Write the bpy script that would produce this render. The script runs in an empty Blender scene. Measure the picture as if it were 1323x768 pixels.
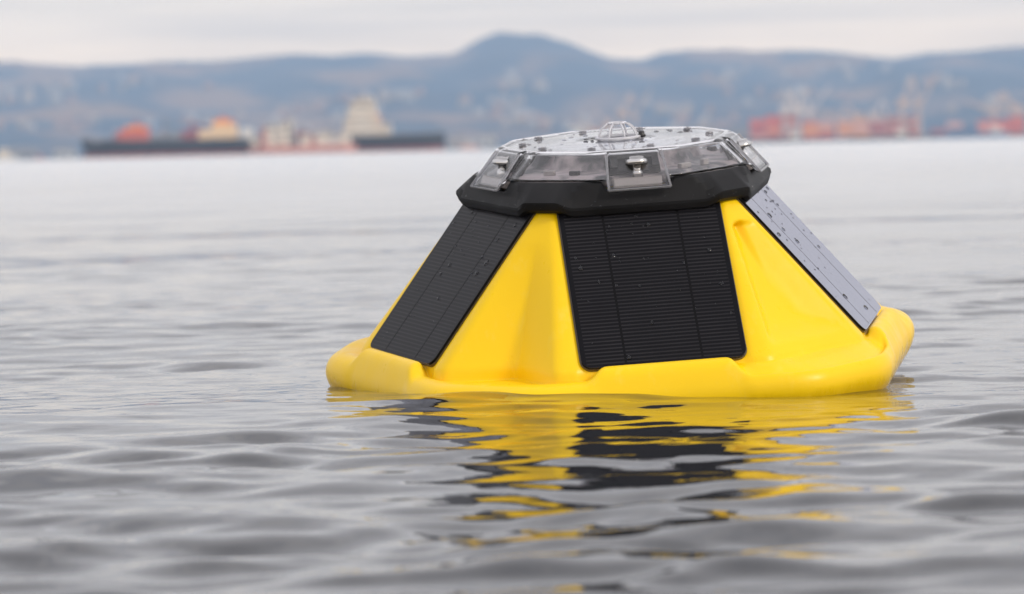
import bpy, bmesh, math, random
import numpy as np
from mathutils import Vector, Matrix, noise

random.seed(7)
scene = bpy.context.scene
C = scene.collection
R = math.radians
TAU = math.tau

# ------------------------------------------------------------------ camera
CAM_H = 0.1662
cam_data = bpy.data.cameras.new('camera')
cam_data.sensor_width = 36.0
cam_data.lens = 36.0 * 4900.0 / 1323.0
cam_data.clip_start = 0.05
cam_data.clip_end = 60000.0
cam_data.dof.use_dof = True
cam_data.dof.focus_distance = 2.60
cam_data.dof.aperture_fstop = 15.5
cam = bpy.data.objects.new('camera', cam_data)
C.objects.link(cam)
PITCH = math.atan(192.0 / 4900.0)
ROLL = R(1.3)
f_ = Vector((0, math.cos(PITCH), -math.sin(PITCH)))
u0 = Vector((0, math.sin(PITCH), math.cos(PITCH)))
r0 = Vector((1, 0, 0))
up = u0 * math.cos(ROLL) + r0 * math.sin(ROLL)
rt = r0 * math.cos(ROLL) - u0 * math.sin(ROLL)
cm = Matrix((rt, up, -f_)).transposed().to_4x4()
cm.translation = (0, 0, CAM_H)
cam.matrix_world = cm
scene.camera = cam

# ------------------------------------------------------------------ sky and sun
SUN_EL, SUN_AZ = R(34), R(122)           # azimuth from +Y (view direction), clockwise: behind the camera, to the right
sun_dir = Vector((math.sin(SUN_AZ) * math.cos(SUN_EL), math.cos(SUN_AZ) * math.cos(SUN_EL), math.sin(SUN_EL)))
sd = bpy.data.lights.new('sun', 'SUN')
sd.energy = 1.5
sd.angle = R(11)
sd.color = (1.0, 0.93, 0.82)
sun = bpy.data.objects.new('sun', sd)
C.objects.link(sun)
sun.rotation_euler = sun_dir.to_track_quat('Z', 'Y').to_euler()

world = bpy.data.worlds.new('World')
scene.world = world
world.use_nodes = True
nt = world.node_tree
for n in list(nt.nodes):
    nt.nodes.remove(n)


def N(tree, kind, **kw):
    n = tree.nodes.new(kind)
    for k, v in kw.items():
        setattr(n, k, v)
    return n


def mathn(tree, op, a, b=None, clamp=False):
    n = N(tree, 'ShaderNodeMath', operation=op, use_clamp=clamp)
    for i, v in enumerate((a, b)):
        if v is None:
            continue
        if isinstance(v, (int, float)):
            n.inputs[i].default_value = v
        else:
            tree.links.new(v, n.inputs[i])
    return n.outputs[0]


def mixc(tree, fac, a, b):
    n = N(tree, 'ShaderNodeMix', data_type='RGBA')
    for s, v in ((n.inputs[0], fac), (n.inputs[6], a), (n.inputs[7], b)):
        if isinstance(v, (int, float)):
            s.default_value = v
        elif isinstance(v, tuple):
            s.default_value = v if len(v) == 4 else v + (1,)
        else:
            tree.links.new(v, s)
    return n.outputs[2]


def ramp(tree, fac, stops):
    n = N(tree, 'ShaderNodeValToRGB')
    while len(n.color_ramp.elements) < len(stops):
        n.color_ramp.elements.new(0.5)
    for e, (p, c) in zip(n.color_ramp.elements, stops):
        e.position = p
        e.color = c if len(c) == 4 else tuple(c) + (1,)
    tree.links.new(fac, n.inputs[0])
    return n.outputs[0]


sky = N(nt, 'ShaderNodeTexSky', sky_type='NISHITA')
sky.sun_disc = False
sky.sun_elevation = SUN_EL
sky.sun_rotation = SUN_AZ
sky.air_density = 1.5
sky.dust_density = 3.0
tc = N(nt, 'ShaderNodeTexCoord')
mp = N(nt, 'ShaderNodeMapping')
mp.inputs['Scale'].default_value = (2.2, 2.2, 34.0)
nt.links.new(tc.outputs['Generated'], mp.inputs[0])
nz = N(nt, 'ShaderNodeTexNoise')
nz.inputs['Scale'].default_value = 2.6
nz.inputs['Detail'].default_value = 5.0
nz.inputs['Roughness'].default_value = 0.55
nt.links.new(mp.outputs[0], nz.inputs['Vector'])
sx = N(nt, 'ShaderNodeSeparateXYZ')
nt.links.new(tc.outputs['Generated'], sx.inputs[0])
elev = sx.outputs[2]
# overcast deck: grey-white, a little warmer in the band above the hills, brighter with height
warm = ramp(nt, elev, [(0.0, (1.80, 1.40, 1.00)), (0.028, (1.78, 1.39, 1.02)), (0.045, (1.55, 1.33, 1.08)),
                       (0.09, (1.24, 1.17, 1.14)), (0.20, (1.01, 0.975, 0.995)), (1.0, (1.10, 1.07, 1.12))])
streak = ramp(nt, nz.outputs[0], [(0.34, (0.76, 0.78, 0.82)), (0.60, (1.07, 1.06, 1.04))])
mul = N(nt, 'ShaderNodeMix', data_type='RGBA', blend_type='MULTIPLY')
mul.inputs[0].default_value = 1.0
nt.links.new(warm, mul.inputs[6])
nt.links.new(streak, mul.inputs[7])
scl = N(nt, 'ShaderNodeVectorMath', operation='SCALE')
scl.inputs['Scale'].default_value = 10.2
nt.links.new(mul.outputs[2], scl.inputs[0])
skyc = mixc(nt, 0.93, sky.outputs[0], scl.outputs[0])
bg = N(nt, 'ShaderNodeBackground')
bg.inputs[1].default_value = 0.1
nt.links.new(skyc, bg.inputs[0])
wo = N(nt, 'ShaderNodeOutputWorld')
nt.links.new(bg.outputs[0], wo.inputs[0])

scene.view_settings.view_transform = 'Standard'
scene.view_settings.look = 'None'
scene.view_settings.exposure = 0.0
scene.view_settings.gamma = 1.0
scene.view_settings.use_curve_mapping = False
scene.render.engine = 'CYCLES'
scene.cycles.max_bounces = 12
scene.cycles.transmission_bounces = 10
scene.cycles.volume_bounces = 1
scene.cycles.use_denoising = True

# ------------------------------------------------------------------ helpers
def M(name, color, rough=0.5, metallic=0.0, ior=1.5, spec=0.5, coat=0.0, trans=0.0):
    m = bpy.data.materials.new(name)
    m.use_nodes = True
    b = m.node_tree.nodes['Principled BSDF']
    b.inputs['Base Color'].default_value = tuple(color) + (1,)
    b.inputs['Roughness'].default_value = rough
    b.inputs['Metallic'].default_value = metallic
    b.inputs['IOR'].default_value = ior
    b.inputs['Specular IOR Level'].default_value = spec
    b.inputs['Coat Weight'].default_value = coat
    b.inputs['Transmission Weight'].default_value = trans
    return m


def B(m):
    return m.node_tree.nodes['Principled BSDF']


def vary(m, c1, c2, scale, lo=0.35, hi=0.65, detail=5, stretch=(1, 1, 1), coord='Object'):
    t = m.node_tree
    tcn = N(t, 'ShaderNodeTexCoord')
    mpn = N(t, 'ShaderNodeMapping')
    mpn.inputs['Scale'].default_value = stretch
    t.links.new(tcn.outputs[coord], mpn.inputs[0])
    no = N(t, 'ShaderNodeTexNoise')
    no.inputs['Scale'].default_value = scale
    no.inputs['Detail'].default_value = detail
    t.links.new(mpn.outputs[0], no.inputs['Vector'])
    c = ramp(t, no.outputs[0], [(lo, c1), (hi, c2)])
    t.links.new(c, B(m).inputs['Base Color'])
    return no


def bump(m, scale, strength, dist, detail=3, stretch=(1, 1, 1)):
    t = m.node_tree
    tcn = N(t, 'ShaderNodeTexCoord')
    mpn = N(t, 'ShaderNodeMapping')
    mpn.inputs['Scale'].default_value = stretch
    t.links.new(tcn.outputs['Object'], mpn.inputs[0])
    no = N(t, 'ShaderNodeTexNoise')
    no.inputs['Scale'].default_value = scale
    no.inputs['Detail'].default_value = detail
    t.links.new(mpn.outputs[0], no.inputs['Vector'])
    bn = N(t, 'ShaderNodeBump')
    bn.inputs['Strength'].default_value = strength
    bn.inputs['Distance'].default_value = dist
    t.links.new(no.outputs[0], bn.inputs['Height'])
    t.links.new(bn.outputs[0], B(m).inputs['Normal'])
    return bn


def obj(name, me, mat, parent=None, smooth=False, **props):
    if isinstance(me, bmesh.types.BMesh):
        bm = me
        me = bpy.data.meshes.new(name)
        bm.to_mesh(me)
        bm.free()
    if mat is not None and not me.materials:
        me.materials.append(mat)
    if smooth:
        me.polygons.foreach_set('use_smooth', [True] * len(me.polygons))
    o = bpy.data.objects.new(name, me)
    C.objects.link(o)
    if parent:
        o.parent = parent
    for k, v in props.items():
        o[k] = v
    return o


def empty(name, loc, label=None, category=None, group=None, rotz=0.0):
    o = bpy.data.objects.new(name, None)
    o.empty_display_size = 0.1
    C.objects.link(o)
    o.location = loc
    o.rotation_euler = (0, 0, rotz)
    if label:
        o['label'] = label
    if category:
        o['category'] = category
    if group:
        o['group'] = group
    return o


def mesh_py(name, verts, faces):
    me = bpy.data.meshes.new(name)
    me.from_pydata(verts, [], faces)
    me.update()
    return me


def grid_mesh(name, P, closed_u=False, cap_start=False, cap_end=False):
    """P: (rows, cols, 3); columns wrap when closed_u."""
    nr, nc = P.shape[:2]
    idx = np.arange(nr * nc).reshape(nr, nc)
    a = idx[:-1]
    b = idx[1:]
    if closed_u:
        a2, b2 = np.roll(a, -1, 1), np.roll(b, -1, 1)
    else:
        a, a2 = a[:, :-1], a[:, 1:]
        b, b2 = b[:, :-1], b[:, 1:]
    q = np.stack([a, a2, b2, b], -1).reshape(-1, 4)
    me = bpy.data.meshes.new(name)
    me.vertices.add(nr * nc)
    me.vertices.foreach_set('co', P.reshape(-1).astype(np.float32))
    extra = []
    if cap_start:
        extra.append(list(idx[0]))
    if cap_end:
        extra.append(list(idx[-1][::-1]))
    nl = q.size + sum(len(e) for e in extra)
    me.loops.add(nl)
    lv = np.concatenate([q.reshape(-1)] + [np.array(e) for e in extra]) if extra else q.reshape(-1)
    me.loops.foreach_set('vertex_index', lv.astype(np.int32))
    starts = list(range(0, q.size, 4))
    s = q.size
    for e in extra:
        starts.append(s)
        s += len(e)
    me.polygons.add(len(starts))
    me.polygons.foreach_set('loop_start', np.array(starts, np.int32))
    me.update(calc_edges=True)
    me.validate()
    return me


def fix_normals(me):
    bm = bmesh.new()
    bm.from_mesh(me)
    bmesh.ops.recalc_face_normals(bm, faces=bm.faces)
    bm.to_mesh(me)
    bm.free()
    return me


def sharpen(me, deg):
    bm = bmesh.new()
    bm.from_mesh(me)
    lim = math.radians(deg)
    for e in bm.edges:
        if len(e.link_faces) == 2 and e.calc_face_angle(0) > lim:
            e.smooth = False
    bm.to_mesh(me)
    bm.free()
    return me


def add_box(bm, c, s, rot=None, bevel=0.0, taper=1.0):
    """box centred at c, size s; taper scales the top in x and y"""
    vs = []
    for z in (-0.5, 0.5):
        k = taper if z > 0 else 1.0
        for x, y in ((-0.5, -0.5), (0.5, -0.5), (0.5, 0.5), (-0.5, 0.5)):
            v = Vector((x * s[0] * k, y * s[1] * k, z * s[2]))
            if rot is not None:
                v = rot @ v
            vs.append(bm.verts.new(v + Vector(c)))
    fs = [bm.faces.new([vs[i] for i in f]) for f in
          ((3, 2, 1, 0), (4, 5, 6, 7), (0, 1, 5, 4), (1, 2, 6, 5), (2, 3, 7, 6), (3, 0, 4, 7))]
    if bevel > 0:
        es = {e for f in fs for e in f.edges}
        bmesh.ops.bevel(bm, geom=list(es), offset=bevel, segments=2, affect='EDGES', profile=0.5)
    return bm


def boxbm(*boxes):
    bm = bmesh.new()
    for b in boxes:
        add_box(bm, *b[:2], **(b[2] if len(b) > 2 else {}))
    return bm


def add_tube(bm, pts, r, n=8, cap=True, radii=None):
    rings = []
    pts = [Vector(p) for p in pts]
    for i, p in enumerate(pts):
        d = (pts[min(i + 1, len(pts) - 1)] - pts[max(i - 1, 0)]).normalized()
        a = d.orthogonal().normalized() if i == 0 else (rings_a - d * rings_a.dot(d)).normalized()
        rings_a = a
        b = d.cross(a)
        rr = radii[i] if radii else r
        rings.append([bm.verts.new(p + (a * math.cos(TAU * k / n) + b * math.sin(TAU * k / n)) * rr) for k in range(n)])
    for i in range(len(rings) - 1):
        for k in range(n):
            bm.faces.new((rings[i][k], rings[i][(k + 1) % n], rings[i + 1][(k + 1) % n], rings[i + 1][k]))
    if cap:
        bm.faces.new(rings[0][::-1])
        bm.faces.new(rings[-1])
    return bm


def add_lathe(bm, prof, n=20, mat=None):
    mat = mat or Matrix.Identity(4)
    rings = []
    for r, z in prof:
        if r < 1e-7:
            rings.append([bm.verts.new(mat @ Vector((0, 0, z)))])
        else:
            rings.append([bm.verts.new(mat @ Vector((r * math.cos(TAU * k / n), r * math.sin(TAU * k / n), z))) for k in range(n)])
    for a, b in zip(rings, rings[1:]):
        for k in range(n):
            k2 = (k + 1) % n
            if len(a) == 1 and len(b) == 1:
                continue
            if len(a) == 1:
                bm.faces.new((a[0], b[k2], b[k]))
            elif len(b) == 1:
                bm.faces.new((a[k], a[k2], b[0]))
            else:
                bm.faces.new((a[k], a[k2], b[k2], b[k]))
    return bm


# ------------------------------------------------------------------ water
WSEED = 5
rng = np.random.default_rng(WSEED)
BUOY = Vector((0.0827, 2.75, 0.0342))


def sstep(x, a, b):
    t = np.clip((x - a) / (b - a), 0, 1)
    return t * t * (3 - 2 * t)


def build_water():
    # rows: fine near, coarser with distance, out past the far shore
    ys = [-60.0, -30, -15, -8, -4, -2, -1, -0.5, -0.2, 0.1, 0.4, 0.6, 0.75]
    y = 0.85
    while y < 5000:
        ys.append(y)
        y += min(max(0.0052, y * y / 1500.0), 0.05 * y)
    ys = np.array(ys)
    xs = [0.0]
    x = 0.0
    while x < 9000:
        st = 0.0065 if x < 0.62 else (0.0065 + (x - 0.62) * 0.045)
        x += st
        xs.append(x)
    xs = np.array(xs)
    xs = np.concatenate([-xs[:0:-1], xs]) + 0.05
    X, Y = np.meshgrid(xs, ys)
    dx = np.gradient(xs)[None, :].repeat(len(ys), 0)
    dy = np.gradient(ys)[:, None].repeat(len(xs), 1)
    Z = np.zeros_like(X)
    waves = []
    # (wavelength, slope rms share, spread about the y axis)
    for lam, slope, cnt, spread in WAVES:
        for k in range(cnt):
            L = lam * math.exp(rng.normal() * 0.16)
            th = rng.normal() * spread + math.pi / 2 + 0.16
            ph = rng.uniform(0, TAU)
            k_ = TAU / L
            amp = slope / k_ * math.sqrt(2.0 / cnt)
            waves.append((k_ * math.cos(th), k_ * math.sin(th), ph, amp, L))
    # slow patches that make groups of ripples come and go
    gate = 0.5 * np.ones_like(X)
    for lam in (0.35, 0.5, 0.8, 1.3, 2.1):
        th = rng.uniform(0, TAU)
        gate += 0.20 * np.sin(TAU / lam * (X * math.cos(th) * 0.7 + Y * math.sin(th)) + rng.uniform(0, TAU))
    gate = np.clip(gate * 1.1 + 0.10, 0.35, 1.25)
    gate = gate * (1.22 - 0.62 * sstep(Y, 1.7, 4.5))
    for kx, ky, ph, amp, L in waves:
        sp = np.maximum(dx * abs(kx), dy * abs(ky)) / TAU   # cells per cycle
        keep = 1 - sstep(sp, 0.16, 0.34)
        if L < 0.3:
            keep = keep * gate
        s = np.sin(kx * X + ky * Y + ph)
        # slightly peaked crests
        Z += keep * amp * (s - 0.12 * np.cos(2 * (kx * X + ky * Y + ph)))
    # broad swell, phased so that the buoy rides near a crest
    for L, th, amp, y0 in SWELL:
        k_ = TAU / L
        sp = np.maximum(dx * k_ * abs(math.cos(th)), dy * k_ * abs(math.sin(th))) / TAU
        keep = 1 - sstep(sp, 0.16, 0.34)
        Z += keep * amp * np.cos(k_ * ((X - BUOY.x) * math.cos(th) + (Y - y0) * math.sin(th)))
    return grid_mesh('water', np.stack([X, Y, Z], -1))


WAVES = [(0.030, 0.020, 10, 0.8), (0.048, 0.038, 16, 0.7), (0.078, 0.048, 18, 0.6), (0.125, 0.048, 14, 0.6),
         (0.22, 0.026, 10, 0.5), (0.5, 0.012, 8, 0.5), (1.1, 0.007, 6, 0.6), (3.0, 0.004, 6, 0.7), (8.0, 0.003, 6, 0.8)]
SWELL = [(1.7, math.pi / 2, 0.0045, 2.25)]

water_m = M('water', (0.020, 0.026, 0.030), rough=0.03, ior=1.333)
t = water_m.node_tree
geo = N(t, 'ShaderNodeNewGeometry')
sp = N(t, 'ShaderNodeSeparateXYZ')
t.links.new(geo.outputs['Position'], sp.inputs[0])
# open water is ruffled by ripples too fine to mesh: rougher farther out in the bay
mr = N(t, 'ShaderNodeMapRange')
mr.interpolation_type = 'SMOOTHSTEP'
mr.inputs['From Min'].default_value = 3.2
mr.inputs['From Max'].default_value = 14.0
mr.inputs['To Min'].default_value = 0.03
mr.inputs['To Max'].default_value = 0.15
t.links.new(sp.outputs[1], mr.inputs['Value'])
h = None
last = None
for sc, dist, stren in ((38.0, 0.0006, 0.6), (9.0, 0.0025, 0.4)):
    mpn = N(t, 'ShaderNodeMapping')
    mpn.inputs['Scale'].default_value = (0.6, 1.0, 1.0)
    t.links.new(geo.outputs['Position'], mpn.inputs[0])
    no = N(t, 'ShaderNodeTexNoise')
    no.inputs['Scale'].default_value = sc
    no.inputs['Detail'].default_value = 2.0
    t.links.new(mpn.outputs[0], no.inputs['Vector'])
    bn = N(t, 'ShaderNodeBump')
    fade = N(t, 'ShaderNodeMapRange')          # finer than a pixel farther out: the roughness stands for it there
    fade.inputs['From Min'].default_value = 3.0
    fade.inputs['From Max'].default_value = 8.0
    fade.inputs['To Min'].default_value = stren
    fade.inputs['To Max'].default_value = 0.0
    t.links.new(sp.outputs[1], fade.inputs['Value'])
    t.links.new(fade.outputs[0], bn.inputs['Strength'])
    bn.inputs['Distance'].default_value = dist
    t.links.new(no.outputs[0], bn.inputs['Height'])
    if last:
        t.links.new(last, bn.inputs['Normal'])
    last = bn.outputs[0]
fre = N(t, 'ShaderNodeFresnel')
fre.inputs['IOR'].default_value = 1.333
t.links.new(last, fre.inputs['Normal'])
glo = N(t, 'ShaderNodeBsdfGlossy')
glo.distribution = 'MULTI_GGX'
glo.inputs['Color'].default_value = (1, 1, 1, 1)
t.links.new(mr.outputs[0], glo.inputs['Roughness'])
t.links.new(last, glo.inputs['Normal'])
body = N(t, 'ShaderNodeBsdfDiffuse')
body.inputs['Color'].default_value = (0.022, 0.024, 0.028, 1)
mxs = N(t, 'ShaderNodeMixShader')
t.links.new(fre.outputs[0], mxs.inputs[0])
t.links.new(body.outputs[0], mxs.inputs[1])
t.links.new(glo.outputs[0], mxs.inputs[2])
t.links.new(mxs.outputs[0], [n_ for n_ in t.nodes if n_.type == 'OUTPUT_MATERIAL'][0].inputs['Surface'])
t.nodes.remove(B(water_m))
obj('water', build_water(), water_m, smooth=True, kind='structure')

# ------------------------------------------------------------------ hills across the bay
SKY_X = [-40, 0, 50, 100, 160, 220, 300, 380, 450, 520, 590, 620, 650, 700, 740, 790, 830, 860, 930, 1000, 1060, 1110, 1160, 1220, 1270, 1323, 1380]
SKY_Y = [82, 83, 84, 88, 85, 84, 80, 73, 73, 75, 71, 56, 45, 46, 58, 78, 80, 70, 67, 67, 68, 73, 78, 70, 68, 62, 60]
RIDGE = 8200.0
ridge_x = [(p - 657) * RIDGE / 4900 for p in SKY_X]
ridge_z = [(192 - 0.0227 * (p - 661) - y) * RIDGE / 4900 for p, y in zip(SKY_X, SKY_Y)]
SHORE = 4350.0


def hill_h(X, Y):
    Hr = np.interp(X, ridge_x, ridge_z)
    far = np.abs(X) > 1150
    Hr = np.where(far, 200 + 35 * np.sin(X / 900.0 + 1) + 18 * np.sin(X / 330.0), Hr)
    w = sstep(np.abs(X), 1050, 1500)
    Hr = np.interp(X, ridge_x, ridge_z) * (1 - w) + (200 + 35 * np.sin(X / 900.0 + 1) + 18 * np.sin(X / 330.0)) * w
    s = np.clip((Y - SHORE) / (RIDGE - SHORE), 0, None)
    rise = np.where(s < 1, s ** 1.35, 1 - 0.5 * np.clip(s - 1, 0, 1) ** 1.2)
    und = np.sin(X / 210 + Y / 330) * np.sin(X / 130 - Y / 410 + 2) * 16 + np.sin(X / 71 + 1) * np.sin(Y / 160 + X / 300) * 8
    z = 3.0 + Hr * rise + und * np.sin(np.pi * np.clip(s, 0, 1)) * 1.4
    z = np.where(Y < SHORE + 60, 3.0 * sstep(Y, SHORE - 60, SHORE + 60) - 2.0 * (1 - sstep(Y, SHORE - 60, SHORE)), z)
    return z


hx = np.concatenate([np.linspace(-8500, -1600, 60), np.linspace(-1560, 1560, 200), np.linspace(1600, 8500, 60)])
hy = np.concatenate([np.linspace(SHORE - 60, SHORE + 60, 7), np.linspace(SHORE + 90, 8900, 95)])
HX, HY = np.meshgrid(hx, hy)
HZ = hill_h(HX, HY)
for i in range(0, HZ.shape[0]):
    if hy[i] < SHORE + 100:
        continue
    for j in range(HZ.shape[1]):
        HZ[i, j] += 7 * noise.fractal(Vector((HX[i, j] / 120, HY[i, j] / 160, 0)), 1.0, 2.0, 4)
hill_m = M('hazy_hill_forest', (0.06, 0.09, 0.06), rough=0.9, spec=0.1)
t = hill_m.node_tree
geo = N(t, 'ShaderNodeNewGeometry')
mpn = N(t, 'ShaderNodeMapping')
mpn.inputs['Scale'].default_value = (1 / 420.0, 1 / 900.0, 1 / 300.0)
t.links.new(geo.outputs['Position'], mpn.inputs[0])
n1 = N(t, 'ShaderNodeTexNoise')
n1.inputs['Scale'].default_value = 2.0
n1.inputs['Detail'].default_value = 5
t.links.new(mpn.outputs[0], n1.inputs['Vector'])
n2 = N(t, 'ShaderNodeTexNoise')
n2.inputs['Scale'].default_value = 0.03
n2.inputs['Detail'].default_value = 4
t.links.new(geo.outputs['Position'], n2.inputs['Vector'])
hazy_forest = ramp(t, n2.outputs[0], [(0.35, (0.035, 0.065, 0.12)), (0.65, (0.060, 0.095, 0.14))])  # bluer than foliage: part of the distance haze is put into this colour
field = mixc(t, ramp(t, n1.outputs[0], [(0.50, (0, 0, 0)), (0.62, (1, 1, 1))]), hazy_forest, (0.28, 0.19, 0.15))
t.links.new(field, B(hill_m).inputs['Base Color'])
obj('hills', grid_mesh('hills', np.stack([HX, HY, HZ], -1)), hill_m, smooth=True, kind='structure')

# neighbourhoods on the slopes: nobody could count them
house_mats = [M('house_cream', (0.42, 0.33, 0.27), 0.8), M('house_white', (0.42, 0.38, 0.35), 0.8), M('house_rose', (0.38, 0.24, 0.20), 0.8)]
rr = random.Random(5)
bmh = [bmesh.new() for _ in house_mats]
patches = [(60, 120, 110, 14), (160, 112, 80, 9), (25, 132, 60, 8), (400, 150, 60, 12), (600, 140, 90, 12), (670, 112, 40, 10), (640, 155, 90, 9),
           (520, 130, 70, 9), (860, 145, 80, 12), (960, 100, 90, 8), (1100, 92, 70, 8), (1010, 130, 90, 9), (1240, 115, 60, 8), (1290, 140, 60, 12),
           (240, 165, 130, 12), (700, 165, 60, 10), (900, 165, 60, 10), (60, 165, 100, 12)]
hyy = np.linspace(SHORE + 120, RIDGE, 260)
for (px, py, sw, sh) in patches:
    for k in range(9):
        qx = px + rr.gauss(0, sw * 0.5)
        qy = py + rr.gauss(0, sh * 0.5)
        X_ = (qx - 657) * hyy / 4900
        Zt = (192 - 0.0227 * (qx - 661) - qy) * hyy / 4900
        d = hill_h(X_, hyy) - Zt
        idx = np.where(d > 0)[0]
        if not len(idx):
            continue
        Y_ = hyy[idx[0]]
        X0 = X_[idx[0]]
        Z0 = float(hill_h(np.array([X0]), np.array([Y_]))[0])
        b = bmh[rr.randrange(3)]
        w_, d_, hh = rr.uniform(8, 17), rr.uniform(9, 14), rr.uniform(4, 8)
        q = Matrix.Rotation(rr.uniform(-0.6, 0.6), 3, 'Z')
        add_box(b, (X0, Y_, Z0 + hh / 2 + 2), (w_, d_, hh + 4), rot=q)
        top = Z0 + hh + 4
        vs = [b.verts.new(q @ Vector((x * w_ * 0.55, y * d_ * 0.55, 0)) + Vector((X0, Y_, top))) for x, y in ((-1, -1), (1, -1), (1, 1), (-1, 1))]
        r1 = b.verts.new(q @ Vector((-w_ * 0.5, 0, 3)) + Vector((X0, Y_, top)))
        r2 = b.verts.new(q @ Vector((w_ * 0.5, 0, 3)) + Vector((X0, Y_, top)))
        b.faces.new((vs[0], vs[1], r2, r1))
        b.faces.new((vs[2], vs[3], r1, r2))
        b.faces.new((vs[3], vs[0], r1))
        b.faces.new((vs[1], vs[2], r2))
for k, (b, m) in enumerate(zip(bmh, house_mats)):
    o = obj('hillside_houses', b, m, kind='stuff')
    o['label'] = ['cream houses scattered over the far hillsides', 'white houses scattered over the far hillsides', 'rose coloured houses scattered over the far hillsides'][k]
    o['category'] = 'houses'

# ------------------------------------------------------------------ far ships
def P(px, py, D):
    """a point D metres out: metres across and metres up"""
    return (px - 657) * D / 4900, (192 - 0.0227 * (px - 661) - py) * D / 4900


def ship_hull(L, beam, zb, sheer_bow, sheer_stern, bow_left=True, z0=-2.0, rake=0.06):
    """lofted hull, centred on x, bow towards -x when bow_left"""
    ns, nl = 26, 7
    rows = []
    for i in range(ns):
        s = i / (ns - 1)
        # s = 0 bow
        full = min(1.0, (s / 0.16) ** 0.6) if s < 0.16 else (1.0 if s < 0.9 else 1 - 0.35 * ((s - 0.9) / 0.1) ** 2)
        ztop = zb + sheer_bow * max(0, 1 - s / 0.2) ** 2 + sheer_stern * max(0, (s - 0.85) / 0.15) ** 2
        ring = []
        for j in range(nl):
            v = j / (nl - 1)
            z = z0 + (ztop - z0) * v
            wv = full * (0.72 + 0.28 * v ** 0.5) * beam / 2
            xx = -L / 2 + L * s - (rake * L * v * max(0, 1 - s / 0.2) ** 1.5) + rake * L * max(0, 1 - s / 0.2) ** 1.5
            ring.append((xx, -wv - 0.02, z))
        for j in reversed(range(nl)):
            x_, y_, z_ = ring[j]
            ring.append((x_, -y_, z_))
        rows.append(ring)
    A = np.array(rows)
    if not bow_left:
        A[..., 0] *= -1
    me = grid_mesh('hull', A, closed_u=True, cap_start=True, cap_end=True)
    return fix_normals(me)


dark_hull = M('ship_black_paint', (0.018, 0.017, 0.022), 0.5)
vary(dark_hull, (0.014, 0.013, 0.018), (0.028, 0.025, 0.03), 0.15)
red_boot = M('ship_red_antifouling', (0.42, 0.05, 0.04), 0.6)
vary(red_boot, (0.36, 0.045, 0.04), (0.48, 0.08, 0.06), 0.2)
cream = M('ship_cream_paint', (0.92, 0.80, 0.64), 0.5)
vary(cream, (0.90, 0.76, 0.60), (0.94, 0.84, 0.70), 0.1)
white_p = M('ship_white_paint', (0.82, 0.76, 0.68), 0.5)
vary(white_p, (0.76, 0.7, 0.62), (0.84, 0.79, 0.72), 0.1)
red_p = M('deck_red_paint', (0.62, 0.10, 0.05), 0.5)
vary(red_p, (0.55, 0.08, 0.05), (0.68, 0.14, 0.07), 0.2)
orange_p = M('deck_orange_paint', (0.85, 0.33, 0.07), 0.5)
yellow_p = M('deck_yellow_paint', (0.9, 0.62, 0.34), 0.5)
grey_p = M('deck_grey_paint', (0.22, 0.22, 0.24), 0.6)
glass_d = M('window_glass', (0.02, 0.025, 0.03), 0.1)
maroon = M('maroon_paint', (0.30, 0.06, 0.07), 0.55)
blue_p = M('container_blue', (0.10, 0.17, 0.30), 0.55)


def boot(L, beam, bow_left=True, h=1.4):
    me = ship_hull(L * 1.001, beam + 0.4, h, 0, 0, bow_left, rake=0.005)
    return me


def tower(parent, name, mat, x, z, w, d, h, decks, win=True):
    o = obj(name, boxbm(((x, 0, z + h / 2), (w, d, h), dict(bevel=0.2))), mat, parent)
    if win:
        for k in range(decks):
            zz = z + h * (k + 0.6) / decks
            nw = max(2, int(w / 2.6))
            bm = bmesh.new()
            for i in range(nw):
                add_box(bm, (x - w / 2 + w * (i + 0.5) / nw, -d / 2, zz), (w / nw * 0.5, 0.12, 0.9))
            obj('window_row', bm, glass_d, o, kind='stuff')
    # rail and deck edge
    obj('deck_edge', boxbm(((x, 0, z + h + 0.12), (w + 1.2, d + 1.2, 0.22))), mat, o)
    return o


def rail(parent, x0, x1, y, z):
    bm = bmesh.new()
    n = max(2, int(abs(x1 - x0) / 3))
    for i in range(n + 1):
        x = x0 + (x1 - x0) * i / n
        add_box(bm, (x, y, z + 0.6), (0.12, 0.12, 1.2))
    add_box(bm, ((x0 + x1) / 2, y, z + 1.2), (abs(x1 - x0), 0.1, 0.1))
    obj('railing', bm, white_p, parent, kind='stuff')


D1 = 1800.0
M1 = D1 / 4900


def mx(px, base):   # metres along the ship from a position
    return (px - base) * M1


# one long dark ship, bow to the left, its bridge tower right of the middle
c1 = 340
X, _ = P(c1, 0, D1)
s1 = empty('cargo_ship', (X, D1, 0), 'long black cargo ship with red waterline, red deck gear and tall cream tower', 'ship')
L = 470 * M1
obj('hull', ship_hull(L, 26, 21.5 * M1, 1.6, 0.6, True, rake=0.02), dark_hull, s1, smooth=False)
obj('waterline_band', boot(L * 0.992, 26, True, 1.7), red_boot, s1)
ZD = 20.5 * M1
for px, w, hgt, m in ((132, 24, 1.2, grey_p), (160, 22, 3.4, maroon), (175, 40, 5.6, red_p), (205, 18, 3.0, grey_p), (228, 20, 4.2, grey_p), (247, 22, 4.6, maroon), (270, 24, 4.6, yellow_p), (291, 34, 7.0, yellow_p), (320, 15, 5.2, white_p),
                      (352, 26, 2.6, grey_p), (388, 24, 2.6, maroon), (420, 24, 2.4, grey_p), (524, 18, 1.0, grey_p), (548, 18, 1.0, grey_p)):
    x = mx(px, c1)
    obj('deck_house' if m in (white_p, yellow_p) else 'hatch_cover', boxbm(((x, 0, ZD + hgt / 2), (w * M1, 15, hgt), dict(bevel=0.25, taper=0.9))), m, s1)
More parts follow.
